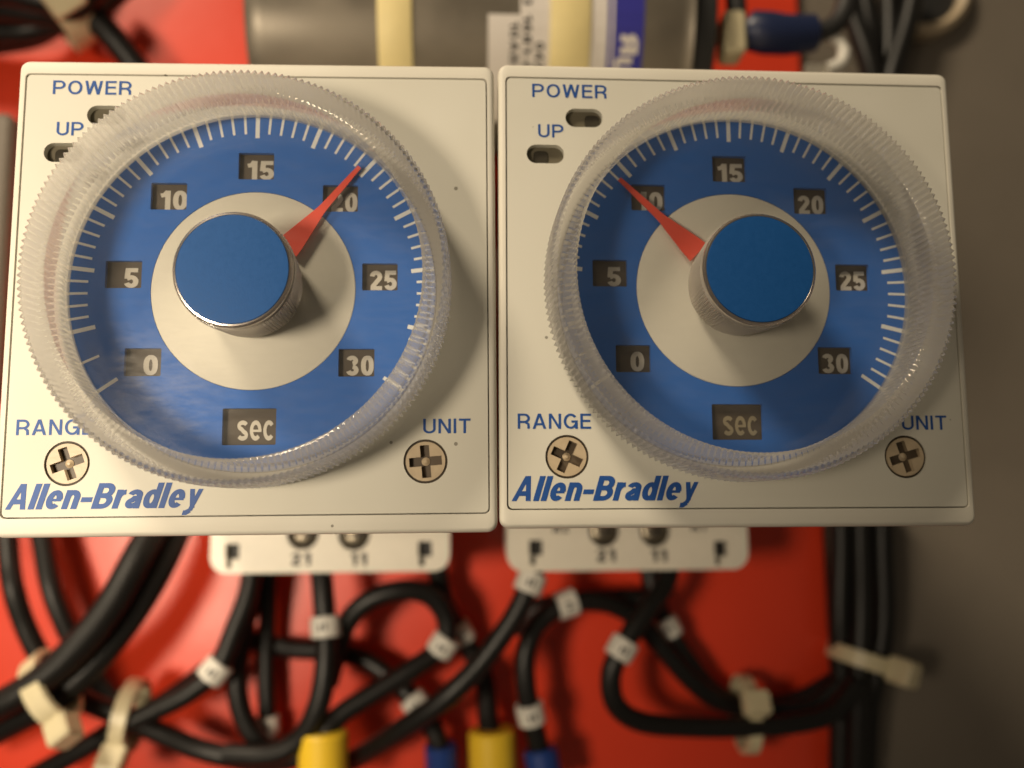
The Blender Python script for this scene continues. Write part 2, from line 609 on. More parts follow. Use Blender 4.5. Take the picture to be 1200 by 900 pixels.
def stroke(pts, closed, t):
    clean = []
    for p in pts:
        if not clean or math.hypot(p[0] - clean[-1][0], p[1] - clean[-1][1]) > 1e-3:
            clean.append(p)
    pts = clean
    n = len(pts)
    L, R = [], []
    for i in range(n):
        p = Vector(pts[i])
        a = Vector(pts[i - 1]) if (i > 0 or closed) else None
        b = Vector(pts[(i + 1) % n]) if (i < n - 1 or closed) else None
        d0 = (p - a).normalized() if a is not None else None
        d1 = (b - p).normalized() if b is not None else None
        if d0 is None: d0 = d1
        if d1 is None: d1 = d0
        n0, n1 = Vector((-d0.y, d0.x)), Vector((-d1.y, d1.x))
        m = n0 + n1
        m = m.normalized() if m.length > 1e-6 else n0
        k = min(t / 2 / max(m.dot(n0), 0.25), t * 1.1)
        L.append(p + m * k); R.append(p - m * k)
    vs = [tuple(q) for q in L + R]
    fs = [(i, i + 1, n + i + 1, n + i) for i in range(n - 1)]
    if closed:
        fs.append((n - 1, 0, n, 2 * n - 1))
    return vs, fs

def text_mesh(s, weight=0.13, gap=0.14, shear=0.0, capx=1.0, ws=1.0):
    """flat lettering, cap height 1, returned as (verts 2D + lift, faces, width)"""
    V, F = [], []
    x = 0.0
    lift = 0
    for ch in s:
        w, G = glyph(ch, weight)
        k = max(w * ws - weight, 1e-3) / max(w - weight, 1e-3) if w > weight * 1.01 and ch != "-" else 1.0
        w2 = w * ws if w > weight * 1.01 and ch != "-" else w
        for pts, closed in G:
            pts = [(weight / 2 + (a - weight / 2) * k, b) for a, b in pts]
            if closed == "poly":
                vs, fs = pts, [tuple(range(len(pts)))]
            else:
                vs, fs = stroke(pts, closed, weight)
            o = len(V)
            V += [(x + a, b, lift * 0.0025) for a, b in vs]
            F += [tuple(i + o for i in f) for f in fs]
            lift = (lift + 1) % 6
        x += w2 + gap
    V = [((a + 0) * capx + b * shear, b, l) for a, b, l in V]
    return V, F

def lettering(name, s, parent, mat, cx, cz, width, cap, y, weight=0.13, gap=0.14, shear=0.0, rot=0.0, ws=1.0):
    """lettering whose inked width is `width` and cap height `cap`, centred on cx, cz (centre of the cap height)"""
    V, F = text_mesh(s, weight, gap, shear, ws=ws)
    x0, x1 = min(v[0] for v in V), max(v[0] for v in V)
    k = width / (x1 - x0)
    c, sn = math.cos(rot), math.sin(rot)
    out = []
    for a, b, l in V:
        u, v = (a - (x0 + x1) / 2) * k, (b - 0.5) * cap
        out.append((cx + u * c - v * sn, y - l, cz + u * sn + v * c))
    return flat(out, F, name, mat, parent)

# ------------------------------------------------------------------ tubes
def catmull(pts, n=10):
    P = [Vector(p) for p in pts]
    P = [P[0] * 2 - P[1]] + P + [P[-1] * 2 - P[-2]]
    out = []
    for i in range(1, len(P) - 2):
        a, b, c, d = P[i - 1], P[i], P[i + 1], P[i + 2]
        for k in range(n):
            t = k / n
            out.append(0.5 * ((2 * b) + (c - a) * t + (2 * a - 5 * b + 4 * c - d) * t * t + (3 * b - a - 3 * c + d) * t ** 3))
    out.append(P[-2])
    return out

def frames(path):
    T = []
    for i in range(len(path)):
        a, b = path[max(i - 1, 0)], path[min(i + 1, len(path) - 1)]
        T.append((b - a).normalized())
    ref = Vector((0, 1, 0)) if abs(T[0].y) < 0.9 else Vector((1, 0, 0))
    N = [(ref - T[0] * ref.dot(T[0])).normalized()]
    for i in range(1, len(path)):
        v = N[-1] - T[i] * N[-1].dot(T[i])
        N.append(v.normalized())
    return T, N

def tube_loops(path, radii, n=14):
    T, N = frames(path)
    loops = []
    for i, p in enumerate(path):
        B = T[i].cross(N[i])
        r = radii[i] if isinstance(radii, (list, tuple)) else radii
        loops.append([tuple(p + N[i] * r * math.cos(2 * math.pi * k / n) + B * r * math.sin(2 * math.pi * k / n)) for k in range(n)])
    return loops

# ------------------------------------------------------------------ the setting: red board on a grey cabinet plate
PANEL_Y = 86.0
structure(MB().box(-190, 66.0, PANEL_Y, PANEL_Y + 3, -170, 190, 0.6).build("red_board", "red"))
structure(MB().box(-420, 420, PANEL_Y + 3.05, PANEL_Y + 6, -360, 380).build("cabinet_plate", "grey"))

# ------------------------------------------------------------------ dial timers
TICKS = []
for k in range(13):
    TICKS.append((90 + 20.75 * (6 - k), "end" if k in (0, 12) else "major"))
    if k == 0:
        TICKS.append((90 + 20.75 * 5.5, "minor"))
    elif k < 12:
        TICKS += [(90 + 20.75 * (6 - k) - 4.15 * j, "minor") for j in range(1, 5)]

tick_mesh = {}
for kind, (r0, r1, w) in {"minor": (16.2, 18.05, 0.25), "major": (15.75, 18.05, 0.42), "end": (15.7, 18.05, 0.36)}.items():
    me = bpy.data.meshes.new("tick_mark")
    me.from_pydata([(r0 * S, 0, -w / 2 * S), (r1 * S, 0, -w / 2 * S), (r1 * S, 0, w / 2 * S), (r0 * S, 0, w / 2 * S)], [], [(0, 1, 2, 3)])
    me.materials.append(M["tick"])
    tick_mesh[kind] = me

NUMS = {"15": (-0.05, 12.8), "10": (-8.66, 9.6), "5": (-12.8, 1.55), "0": (-10.58, -7.26), "20": (8.45, 9.47), "25": (12.5, 1.33), "30": (10.25, -7.38)}

def rect_loop(cx, cz, w, h, r=0.12):
    return rrect(w, h, r, 0, cx, cz, 2)

def cross_loop(a, w, rot, long_arm):
    q = w / 2
    pts = [(a, -q), (a, q), (q, q), (q, a), (-q, a), (-q, q), (-long_arm, q), (-long_arm, -q), (-q, -q), (-q, -a), (q, -a), (q, -q)]
    c, s = math.cos(rot), math.sin(rot)
    return [(x * c - z * s, 0, x * s + z * c) for x, z in pts]

def make_timer(label, loc, roll, yaw, pointer_deg, screw_rot, mark_shift, sec_ink, sheet, group):
    t = thing("dial_timer", label, "timer", loc, group)
    t.rotation_euler = (0, -roll, yaw)
    # bezel: a rounded frame, drafted towards the back, with a narrow seat for the face sheet
    W, H, CZ = 48.3, 48.1, -0.13
    iw, ih, ic = 46.78, 44.78, 0.04
    loops = [rrect(W - 0.9, H - 0.9, 0.9, 9.0, 0, CZ), rrect(W - 0.1, H - 0.1, 1.0, 3.0, 0, CZ), rrect(W, H, 1.0, 0.75, 0, CZ),
             rrect(W - 0.12, H - 0.14, 0.95, 0.36, 0, CZ), rrect(W - 0.42, H - 0.5, 0.8, 0.10, 0, CZ), rrect(W - 0.85, H - 0.95, 0.6, 0.0, 0, CZ),
             rrect(iw + 0.05, ih + 0.05, 0.5, 0.0, 0, ic), rrect(iw, ih, 0.5, 0.06, 0, ic), rrect(iw, ih, 0.5, 1.6, 0, ic)]
    MB().loft(loops).build("bezel", "bezel", t, True)
    MB().loft([rrect(43.6, 43.4, 1.5, 9.05, 0, CZ), rrect(43.4, 43.2, 1.5, 30, 0, CZ), rrect(42.8, 42.6, 1.5, 59.9, 0, CZ)]).build("rear_case", "bezel", t, True)
    # face sheet with its openings
    stadium = lambda cx, cz: rrect(3.9, 2.0, 0.99, 0, cx, cz, 8)
    slots = [(-15.2, 18.1), (-19.28, 14.12)]
    screws = [(-17.4, -17.13), (17.1, -17.2)]
    face = plate("face_sheet", "face", t, rrect(iw - 0.26, ih - 0.26, 0.45, 0, 0, ic),
                 [circle(18.25, 0, n=128)] + [stadium(*s) for s in slots] + [circle(2.17, 0, x, z, 40) for x, z in screws], 0.08, 0.9)
    for i, (x, z) in enumerate(slots):
        s = MB().loft([rrect(4.4, 2.5, 1.2, 1.5, x, z, 8), rrect(4.4, 2.5, 1.2, 0.92, x, z, 8)]).build("lamp_slot", "slot", t)
        MB().loft([rrect(1.6, 1.5, 0.5, 0.91, x + (0.95 if i == 0 else -0.4), z - 0.1), rrect(1.4, 1.3, 0.4, 0.78, x + (0.95 if i == 0 else -0.4), z - 0.1)]).build("lens", "lens", s)
    dx = mark_shift
    for s, cx, cz, w, cap in (("POWER", -16.75, 21.0, 7.82, 1.46), ("UP", -18.75, 16.62, 2.65, 1.42), ("RANGE", -18.68, -13.6, 7.35, 1.52), ("UNIT", 19.2, -13.73, 4.68, 1.45)):
        lettering("lettering", s, face, "print", cx + dx, cz, w, cap, 0.055, 0.145, 0.15)
    lettering("lettering", "Allen-Bradley", face, "print", -13.65 + dx, -20.26, 18.7, 2.45, 0.055, 0.19, 0.055, 0.24, ws=0.84)
    # selector screws
    for (x, z), r in zip(screws, screw_rot):
        sc = plate("selector_screw", "screw", t, circle(1.94, 0, n=40), [cross_loop(1.6, 0.9, r, 1.6)], 0.12, 0.75)
        sc.location = (x * S, 0, z * S)
        MB().loft([circle(2.3, 1.5, n=32), circle(2.3, 0.77, n=32)]).build("slot_floor", "screw_slot", sc)
        MB().loft([circle(0.42, 0.70, n=16), circle(0.12, 0.46, n=16)]).build("slot_pip", "screw", sc, True)
        MB().ring_loft([circle(1.945, 0.75, n=40), circle(2.165, 0.75, n=40), circle(2.165, 0.30, n=40), circle(1.945, 0.30, n=40)]).build("gap_ring", "screw_ring", sc)
    # scale
    win = [rect_loop(x, z, 3.55, 2.78) for x, z in NUMS.values()] + [rect_loop(-0.1, -13.67, 5.2, 3.6)]
    disc = plate("scale_disc", "disc", t, circle(18.1, 0, n=128), [circle(10.1, 0, n=96)] + win, 0.0, 0.5)
    for i, (a, kind) in enumerate(TICKS):
        o = bpy.data.objects.new("tick_mark", tick_mesh[kind])
        COL.objects.link(o)
        o.parent = disc
        o.location = (0, -0.02 * S, 0)
        o.rotation_euler = (0, -math.radians(a), 0)
    num = MB().loft([circle(18.2, 1.3, n=64), circle(18.2, 0.72, n=64)]).build("number_disc", "brown", t)
    for s, (x, z) in NUMS.items():
        lettering("numeral", s, num, "digit", x + (0.28 if len(s) > 1 else 0.55), z - 0.2, 2.72 if len(s) > 1 else 1.4, 2.02, 0.68, 0.21, 0.10)
    lettering("numeral", "sec", num, sec_ink, 0.35, -14.0 + 0.35, 3.5, 2.7, 0.68, 0.16, 0.09)
    MB().loft([circle(10.06, 0.5, n=96), circle(10.06, 0.04, n=96), circle(9.98, -0.02, n=96)]).build("centre_disc", "ivory", t, True)
    # clear dish that turns with the knob
    cover = MB().ring_loft([circle(4.6, -0.85), circle(17.5, -0.85), circle(17.5, -1.7), circle(4.6, -1.7)]).build("dial_cover", sheet, t, True)
    cover["label"] = "clear flat dial window"
    N, TE = 760, 190
    prof = [(17.75, -0.45), (19.25, -0.45), (19.72, -0.85), (19.72, -4.0), (19.68, -6.95), (19.52, -7.35), (19.1, -7.65), (17.45, -7.65), (17.15, -7.4), (17.36, -3.2), (17.58, -1.6)]
    MB().ring_loft(lathe(prof, N, {2: (TE, 0.40), 3: (TE, 0.46), 4: (TE, 0.46), 5: (TE, 0.36), 6: (TE, 0.18), 8: (TE, 0.05), 9: (TE, 0.09)})).build("knurled_rim", "rim", cover, True)
    hw = [(5.2, 1.25), (6.2, 1.15), (8.4, 0.78), (10.2, 0.46), (10.8, 0.40), (15.0, 0.26), (16.3, 0.20)]
    up = [(r, -0.62, w) for r, w in hw]
    dn = [(r, -0.62, -w) for r, w in reversed(hw)]
    lp = up + dn
    po = MB().loft([lp, [(x, -0.80, z) for x, y, z in lp]]).build("pointer", "red_pointer", cover)
    po.rotation_euler = (0, -math.radians(pointer_deg), 0)
    # knob
    kn = MB().ring_loft(lathe([(3.2, -1.0), (5.0, -1.0), (5.12, -1.3), (5.32, -4.0), (5.55, -7.0), (5.45, -7.3), (5.2, -7.36), (3.2, -7.36)], 400,
                              {2: (100, 0.18), 3: (100, 0.22), 4: (100, 0.22)})).build("knob", "skirt", t, True)
    MB().loft([circle(3.1, -1.0), circle(3.1, -7.3)]).build("knob_core", "ivory", kn, True)
    MB().loft([circle(5.15, -7.38), circle(5.15, -7.76)]).build("shadow_gap", "screw_ring", kn, True)
    MB().ring_loft([circle(4.9, -7.78), circle(5.42, -7.78), circle(5.42, -8.05), circle(5.24, -8.28), circle(5.12, -8.30), circle(4.9, -8.1)]).build("edge_ring", "chrome", kn, True)
    MB().loft([circle(5.05, -7.8), circle(5.09, -8.24), circle(5.04, -8.32), circle(4.6, -8.35)]).build("cap", "cap", kn, True)
    return t

G_T = "dial timers side by side"
make_timer("cream dial timer whose red pointer rests just past the numeral 20", (-24.3, 0.0, 0.0), 0.0028, 0.0, 50.2, (0.35, 0.08), 0.0, "digit", "sheet_smudged", G_T)
make_timer("cream dial timer whose red pointer lies across the numeral 10", (24.3, 0.36, 0.325), -0.0030, 0.0102, 136.2, (-0.42, 0.30), 0.05, "dim_digit", "sheet", G_T)

# ------------------------------------------------------------------ relay sockets behind the timers
def make_socket(label, x0, x1, zb, screws, marks, slots, group):
    cx = (x0 + x1) / 2
    w = x1 - x0
    zt = 33.0
    cz, h = (zt + zb) / 2, zt - zb
    s = thing("relay_socket", label, "socket", (cx, PANEL_Y, cz), group)
    o = Vector((cx, PANEL_Y, cz))
    L = lambda lp: [tuple(Vector(p) - o) for p in lp]
    holes = [circle(2.55, 0, x - cx, z - cz, 28) for x, z in screws] + [rrect(2.2, 2.5, 0.15, 0, x - cx, z - cz, 2) for x, z in slots] + \
            [rrect(0.9, 1.4, 0.1, 0, x - cx - 0.5, z - cz - 2.0, 2) for x, z in slots]
    p = plate("front_plate", "socket", s, rrect(w, h, 2.6, 0, 0, 0, 6), holes, 60.0 - PANEL_Y, 61.6 - PANEL_Y, 0.0)
    MB().loft([L(rrect(w - 0.3, h - 0.3, 2.5, 63.2, cx, cz)), L(rrect(w - 0.4, h - 0.4, 2.5, 72, cx, cz)), L(rrect(w - 1.5, h - 1.5, 2.5, 85.9, cx, cz))]).build("base_block", "socket", s, True)
    for x, z in screws:
        sc = MB().loft([circle(2.1, -23.4, x - cx, z - cz, 24), circle(2.1, -25.0, x - cx, z - cz, 24), circle(1.7, -25.3, x - cx, z - cz, 24)]).build("terminal_screw", "terminal", s, True)
        MB().box(x - cx - 1.6, x - cx + 1.6, -25.45, -25.32, z - cz - 0.25, z - cz + 0.25).build("screw_slot", "black", sc)
    bk = MB().loft([L(rrect(w - 0.6, h - 0.6, 2.4, 63.1, cx, cz)), L(rrect(w - 0.6, h - 0.6, 2.4, 61.65, cx, cz))]).build("dark_interior", "black", s)
    for m, x, z, ww, cap in marks:
        lettering("lettering", m, p, "ink", x - cx, z - cz, ww, cap, 59.96 - PANEL_Y, 0.23, 0.16)
    return s

G_S = "sockets under the timers"
make_socket("cream relay socket under the timer pointing past 20, with clear slots at both ends", -44.2, -6.0, -32.35, [(-29.6, -26.2), (-21.4, -26.4)],
            [("21", -29.8, -30.2, 3.1, 2.0), ("11", -20.6, -30.3, 2.6, 2.0)], [(-40.7, -28.9), (-10.0, -28.8)], G_S)
make_socket("cream relay socket under the timer pointing at 10, a marked wire leaving one slot", 3.3, 42.9, -32.55, [(19.2, -26.2), (27.6, -26.3)],
            [("21", 19.4, -30.1, 3.1, 2.0), ("11", 28.1, -30.2, 2.6, 2.0), ("A2", 12.0, -25.6, 2.6, 1.6), ("A1", 34.7, -25.5, 2.4, 1.6)], [(8.0, -28.8), (38.4, -29.2)], G_S)

# ------------------------------------------------------------------ grey metal can lying above the timers
CX0, CX1, CAY, CAZ, CR = -37.6, 32.8, 62.0, 60.0, 20.0
can = thing("capacitor", "grey metal capacitor can with two pale yellow bands and labels, lying above the timers", "capacitor", ((CX0 + CX1) / 2, CAY, CAZ))
CO = Vector(((CX0 + CX1) / 2, CAY, CAZ))
def ring_x(x, r, n=72):
    return [(x - CO.x, -r * math.cos(2 * math.pi * i / n), r * math.sin(2 * math.pi * i / n)) for i in range(n)]
MB().loft([ring_x(CX0, CR - 1.6), ring_x(CX0 + 0.35, CR - 0.5), ring_x(CX0 + 1.4, CR), ring_x(CX0 + 3.0, CR), ring_x(CX1 - 2.2, CR), ring_x(CX1 - 1.2, CR - 0.1), ring_x(CX1 - 0.2, CR + 0.5), ring_x(CX1, CR)]).build("can", "can", can, True)
MB().loft([ring_x(CX1 + 0.05, CR - 1.2), ring_x(CX1 + 3.4, CR - 1.4), ring_x(CX1 + 4.2, CR - 3)]).build("end_cap", "rubber", can, True)
MB().box(-22, 22, CR - 1.5, PANEL_Y - CAY - 0.02, -9, 9, 0.5).build("mounting_saddle", "rubber", can)
for a, b in ((-16.9, -11.6), (9.9, 16.2)):
    MB().ring_loft([ring_x(a, CR + 0.02), ring_x(a, CR + 0.4), ring_x(a + 0.3, CR + 0.55), ring_x(b - 0.3, CR + 0.55), ring_x(b, CR + 0.4), ring_x(b, CR + 0.02)]).build("band", "band", can, True)
def can_point(x, z, lift):
    """flat label coordinates (x along the can, z height wrapped round it) -> can surface"""
    a = z / CR
    r = CR + lift
    return (x - CO.x, -r * math.cos(a), r * math.sin(a))
def can_patch(name, mat, parts, lift, parent):
    mb = MB()
    for x0, x1, z0, z1 in parts:
        n = 14
        rows = []
        for i in range(n + 1):
            z = z0 + (z1 - z0) * i / n
            rows.append([can_point(x0, z, 0.01), can_point(x0, z, lift), can_point(x1, z, lift), can_point(x1, z, 0.01)])
        mb.loft(rows)
    return mb.build(name, mat, parent, False)
paper = can_patch("paper_label", "label", [(0.2, 5.2, -24, -6.4), (5.2, 9.85, -24, 8), (16.25, 18.9, -24, 8)], 0.08, can)
def can_text(s, parent, mat, x, z, length, cap, lift, weight=0.17, flip=False, shear=0.0):
    V, F = text_mesh(s, weight, 0.14, shear)
    x0, x1 = min(v[0] for v in V), max(v[0] for v in V)
    k = length / (x1 - x0)
    out = []
    for a, b, l in V:
        u = (a - x0) * k
        if flip:
            u = length - u
        out.append(can_point(x + (b - 0.5) * cap, z - u, lift + l))
    return flat(out, F, "lettering", mat, parent)
can_text("10AB", paper, "ink", 4.3, -7.4, 6.4, 1.4, 0.12)
can_text("13 1681-6", paper, "ink", 6.3, -2.4, 12.4, 1.4, 0.12)
can_text("0424", paper, "ink", 8.3, -10.4, 5.4, 1.4, 0.12)
blue = can_patch("blue_label", "label_blue", [(18.95, 24.6, -24, 8)], 0.08, can)
can_text("R", blue, "label", 22.4, -9.0, 3.0, 2.8, 0.12, 0.26, flip=True)
can_text("U", blue, "label", 21.6, -12.4, 2.8, 2.8, 0.12, 0.26)
can_patch("label_stripe", "label", [(19.5, 19.9, -14, 6)], 0.12, blue)

# ------------------------------------------------------------------ cables (centre lines in millimetres)
PATHS = {
    'A': (2.9, [(-54.6, 74.0, -16.7), (-55.9, 70.0, -24.1), (-57.8, 66.0, -30.2), (-61.1, 64.0, -37.8), (-65.3, 63.0, -43.7), (-71.0, 64.0, -48.8), (-78.4, 66.0, -53.2), (-88.4, 70.0, -57.1)]),
    'B': (2.6, [(-51.3, 78.0, -16.7), (-53.5, 74.0, -25.7), (-56.0, 71.0, -33.4), (-59.8, 69.0, -40.7), (-64.4, 68.0, -46.9), (-69.9, 68.0, -52.3), (-77.4, 70.0, -56.6), (-88.8, 74.0, -62.2)]),
    'C': (2.2, [(-87.3, 80.0, -16.4), (-83.9, 76.0, -25.5), (-80.6, 72.0, -34.0), (-78.3, 73.0, -41.9), (-74.7, 74.0, -48.8), (-68.5, 73.0, -53.7), (-61.6, 72.0, -56.4), (-55.5, 73.0, -59.5), (-47.8, 74.0, -63.0), (-37.5, 73.0, -64.6), (-27.2, 71.0, -62.6)]),
    'D': (2.2, [(-82.2, 80.0, -16.4), (-78.9, 78.0, -26.3), (-75.7, 76.0, -35.8), (-72.5, 77.0, -44.0), (-69.2, 79.0, -50.9), (-64.9, 79.0, -56.1), (-62.0, 78.0, -58.9), (-57.6, 79.0, -56.6), (-52.1, 80.0, -52.8), (-46.9, 81.0, -48.7), (-41.5, 82.0, -44.4)]),
    'E': (2.2, [(-40.4, 74.0, -28.7), (-40.9, 73.0, -36.0), (-42.8, 72.0, -42.3), (-45.3, 71.0, -48.7), (-49.9, 71.0, -52.8), (-55.5, 71.5, -55.6), (-61.5, 72.0, -58.4), (-68.0, 73.0, -62.1), (-76.4, 75.0, -66.8)]),
    'F': (2.2, [(-41.5, 80.0, -29.0), (-41.5, 79.0, -36.5), (-42.9, 77.0, -45.1), (-43.3, 76.0, -51.5), (-42.1, 76.0, -57.7), (-38.9, 76.5, -62.7), (-33.4, 78.0, -66.0)]),
    'G': (2.0, [(-38.6, 78.0, -28.9), (-39.1, 80.0, -38.1), (-39.4, 81.0, -47.3), (-38.9, 81.0, -60.6), (-38.5, 82.0, -68.9)]),
    'H': (2.3, [(-28.9, 72.0, -28.7), (-27.8, 70.0, -35.8), (-27.0, 69.0, -42.8), (-26.8, 68.0, -48.9), (-28.0, 68.0, -55.0), (-30.9, 69.0, -60.1), (-35.8, 70.0, -62.7), (-43.7, 72.0, -63.1)]),
    'I': (2.2, [(-27.4, 76.0, -52.5), (-25.6, 74.0, -46.4), (-23.7, 72.0, -41.5), (-20.1, 71.0, -38.0), (-14.9, 71.0, -36.4), (-10.2, 72.0, -37.1), (-7.3, 73.0, -40.4), (-6.7, 73.5, -44.0), (-8.2, 74.0, -46.9), (-13.1, 73.0, -50.1), (-19.4, 72.0, -53.7), (-24.7, 71.0, -56.9), (-27.1, 70.0, -59.9), (-27.4, 70.0, -65.8)]),
    'J': (2.2, [(-42.6, 84.0, -46.5), (-35.3, 82.0, -47.5), (-27.0, 80.0, -47.8), (-21.1, 79.0, -49.5), (-16.2, 78.0, -52.7), (-12.5, 77.0, -56.1), (-9.6, 77.0, -60.2), (-8.1, 77.0, -63.8), (-7.7, 78.0, -69.1)]),
    'K': (2.3, [(-8.6, 76.0, -29.1), (-8.0, 78.0, -36.8), (-5.0, 79.0, -44.2), (-1.9, 80.0, -49.2), (-0.1, 79.0, -53.5), (0.4, 77.0, -58.9), (1.0, 75.0, -62.8), (1.2, 75.0, -68.5)]),
    'L': (2.2, [(9.1, 64.0, -28.4), (8.2, 63.5, -31.5), (7.0, 63.0, -35.0), (4.4, 63.0, -40.2), (-0.9, 63.5, -47.3), (-6.7, 64.0, -52.9), (-13.1, 67.0, -57.9), (-20.2, 73.0, -63.4), (-26.5, 79.5, -68.0)]),
    'M': (2.2, [(10.3, 74.0, -69.1), (9.5, 74.0, -64.8), (8.0, 73.0, -58.9), (6.8, 72.0, -52.3), (7.0, 72.0, -46.8), (9.3, 72.5, -42.3), (14.2, 73.0, -39.2), (20.5, 74.0, -39.1), (26.3, 75.0, -41.7), (31.5, 76.0, -47.5), (37.1, 77.0, -53.7), (42.8, 78.0, -57.6), (51.2, 79.0, -59.1), (59.4, 80.0, -58.9), (65.2, 80.0, -54.8)]),
    'N': (2.2, [(5.7, 80.0, -44.8), (9.2, 79.0, -40.8), (14.8, 78.5, -39.6), (22.7, 78.0, -39.0), (29.4, 78.0, -39.1)]),
    'O': (2.2, [(33.3, 72.0, -29.3), (31.2, 70.0, -35.4), (27.3, 68.0, -40.0), (23.5, 67.0, -44.9), (20.9, 67.0, -50.1), (21.8, 68.0, -55.4), (26.4, 70.0, -58.7), (34.8, 72.0, -60.1), (44.6, 73.0, -60.6), (54.0, 74.0, -60.4), (61.4, 75.0, -58.9), (66.7, 76.0, -54.0)]),
    'P': (2.2, [(30.0, 80.0, -29.7), (30.9, 80.0, -37.5), (33.3, 79.5, -44.5), (36.8, 79.0, -50.3), (41.2, 80.0, -55.6), (47.1, 81.0, -58.6), (57.0, 82.0, -58.4), (64.4, 82.0, -55.1)]),
    'Q': (2.6, [(67.2, 80.0, -17.4), (66.7, 80.0, -30.1), (65.8, 80.0, -42.5), (65.8, 81.0, -55.0), (64.8, 82.0, -74.8)]),
    'R': (2.6, [(70.5, 79.0, -17.4), (70.0, 79.0, -30.0), (69.0, 78.0, -42.3), (67.9, 78.0, -52.9), (67.1, 80.0, -74.2)]),
    'S': (2.6, [(75.1, 80.0, -17.4), (74.5, 80.0, -30.1), (74.1, 80.0, -42.6), (72.6, 80.0, -51.1), (70.6, 81.0, -59.6), (69.7, 83.0, -75.2)]),
    'T': (2.4, [(71.3, 84.0, -17.3), (70.6, 84.0, -30.3), (69.6, 84.0, -43.1), (68.6, 84.0, -55.6), (67.5, 84.0, -75.4)]),
    'T2': (2.4, [(75.0, 84.0, -17.3), (74.1, 84.0, -30.3), (73.6, 84.0, -43.1), (72.2, 84.0, -55.6), (69.8, 84.0, -75.5)]),
    'U': (3.0, [(-79.2, 70.0, 76.6), (-75.0, 71.0, 71.5), (-71.6, 72.0, 67.6), (-68.4, 73.0, 64.2), (-64.8, 75.0, 59.6), (-60.8, 78.0, 52.6), (-58.8, 80.0, 45.0)]),
    'V1': (3.0, [(-98.0, 72.0, 69.4), (-88.3, 71.0, 68.7), (-80.4, 70.5, 67.9), (-73.5, 72.0, 68.9), (-66.4, 73.0, 75.4)]),
    'V2': (3.0, [(-101.1, 78.0, 66.9), (-91.2, 77.0, 67.3), (-84.7, 76.5, 67.8), (-78.2, 77.5, 71.5), (-71.6, 78.0, 80.0)]),
    'V3': (3.0, [(-94.7, 66.0, 69.6), (-85.9, 66.0, 69.2), (-78.4, 66.0, 67.7), (-73.1, 67.5, 67.7), (-66.5, 69.0, 76.3)]),
    'V4': (2.6, [(-104.4, 84.0, 66.9), (-95.3, 82.0, 67.4), (-87.6, 81.0, 68.4), (-83.4, 81.0, 70.9), (-79.6, 82.0, 76.9), (-75.5, 83.0, 86.6)]),
    'X1': (2.1, [(41.8, 52.0, 66.6), (42.0, 52.0, 62.0), (42.3, 52.0, 57.4), (44.4, 52.0, 56.3), (50.1, 52.0, 55.8), (56.0, 52.0, 56.5), (59.8, 52.0, 59.3), (62.4, 52.0, 67.0)]),
    'X2': (2.6, [(72.6, 80.0, 84.2), (74.7, 80.0, 75.1), (77.1, 79.0, 63.8), (78.7, 80.0, 53.5)]),
    'X3': (2.6, [(77.9, 82.0, 85.6), (78.7, 82.0, 74.4), (79.2, 82.0, 63.4), (79.0, 82.0, 54.4)]),
    'X4': (2.6, [(89.1, 81.0, 85.2), (86.1, 81.0, 74.0), (82.2, 81.0, 63.0), (80.3, 81.0, 54.0)]),
    'X5': (2.6, [(84.1, 83.5, 86.6), (83.8, 83.5, 75.3), (82.7, 83.5, 64.2), (81.5, 83.5, 55.1)]),
    'Y': (3.0, [(-98.0, 84.0, 42.7), (-93.9, 84.0, 34.2), (-93.1, 84.0, 25.8), (-92.6, 83.0, 15.7), (-92.7, 82.0, 1.0)]),
}
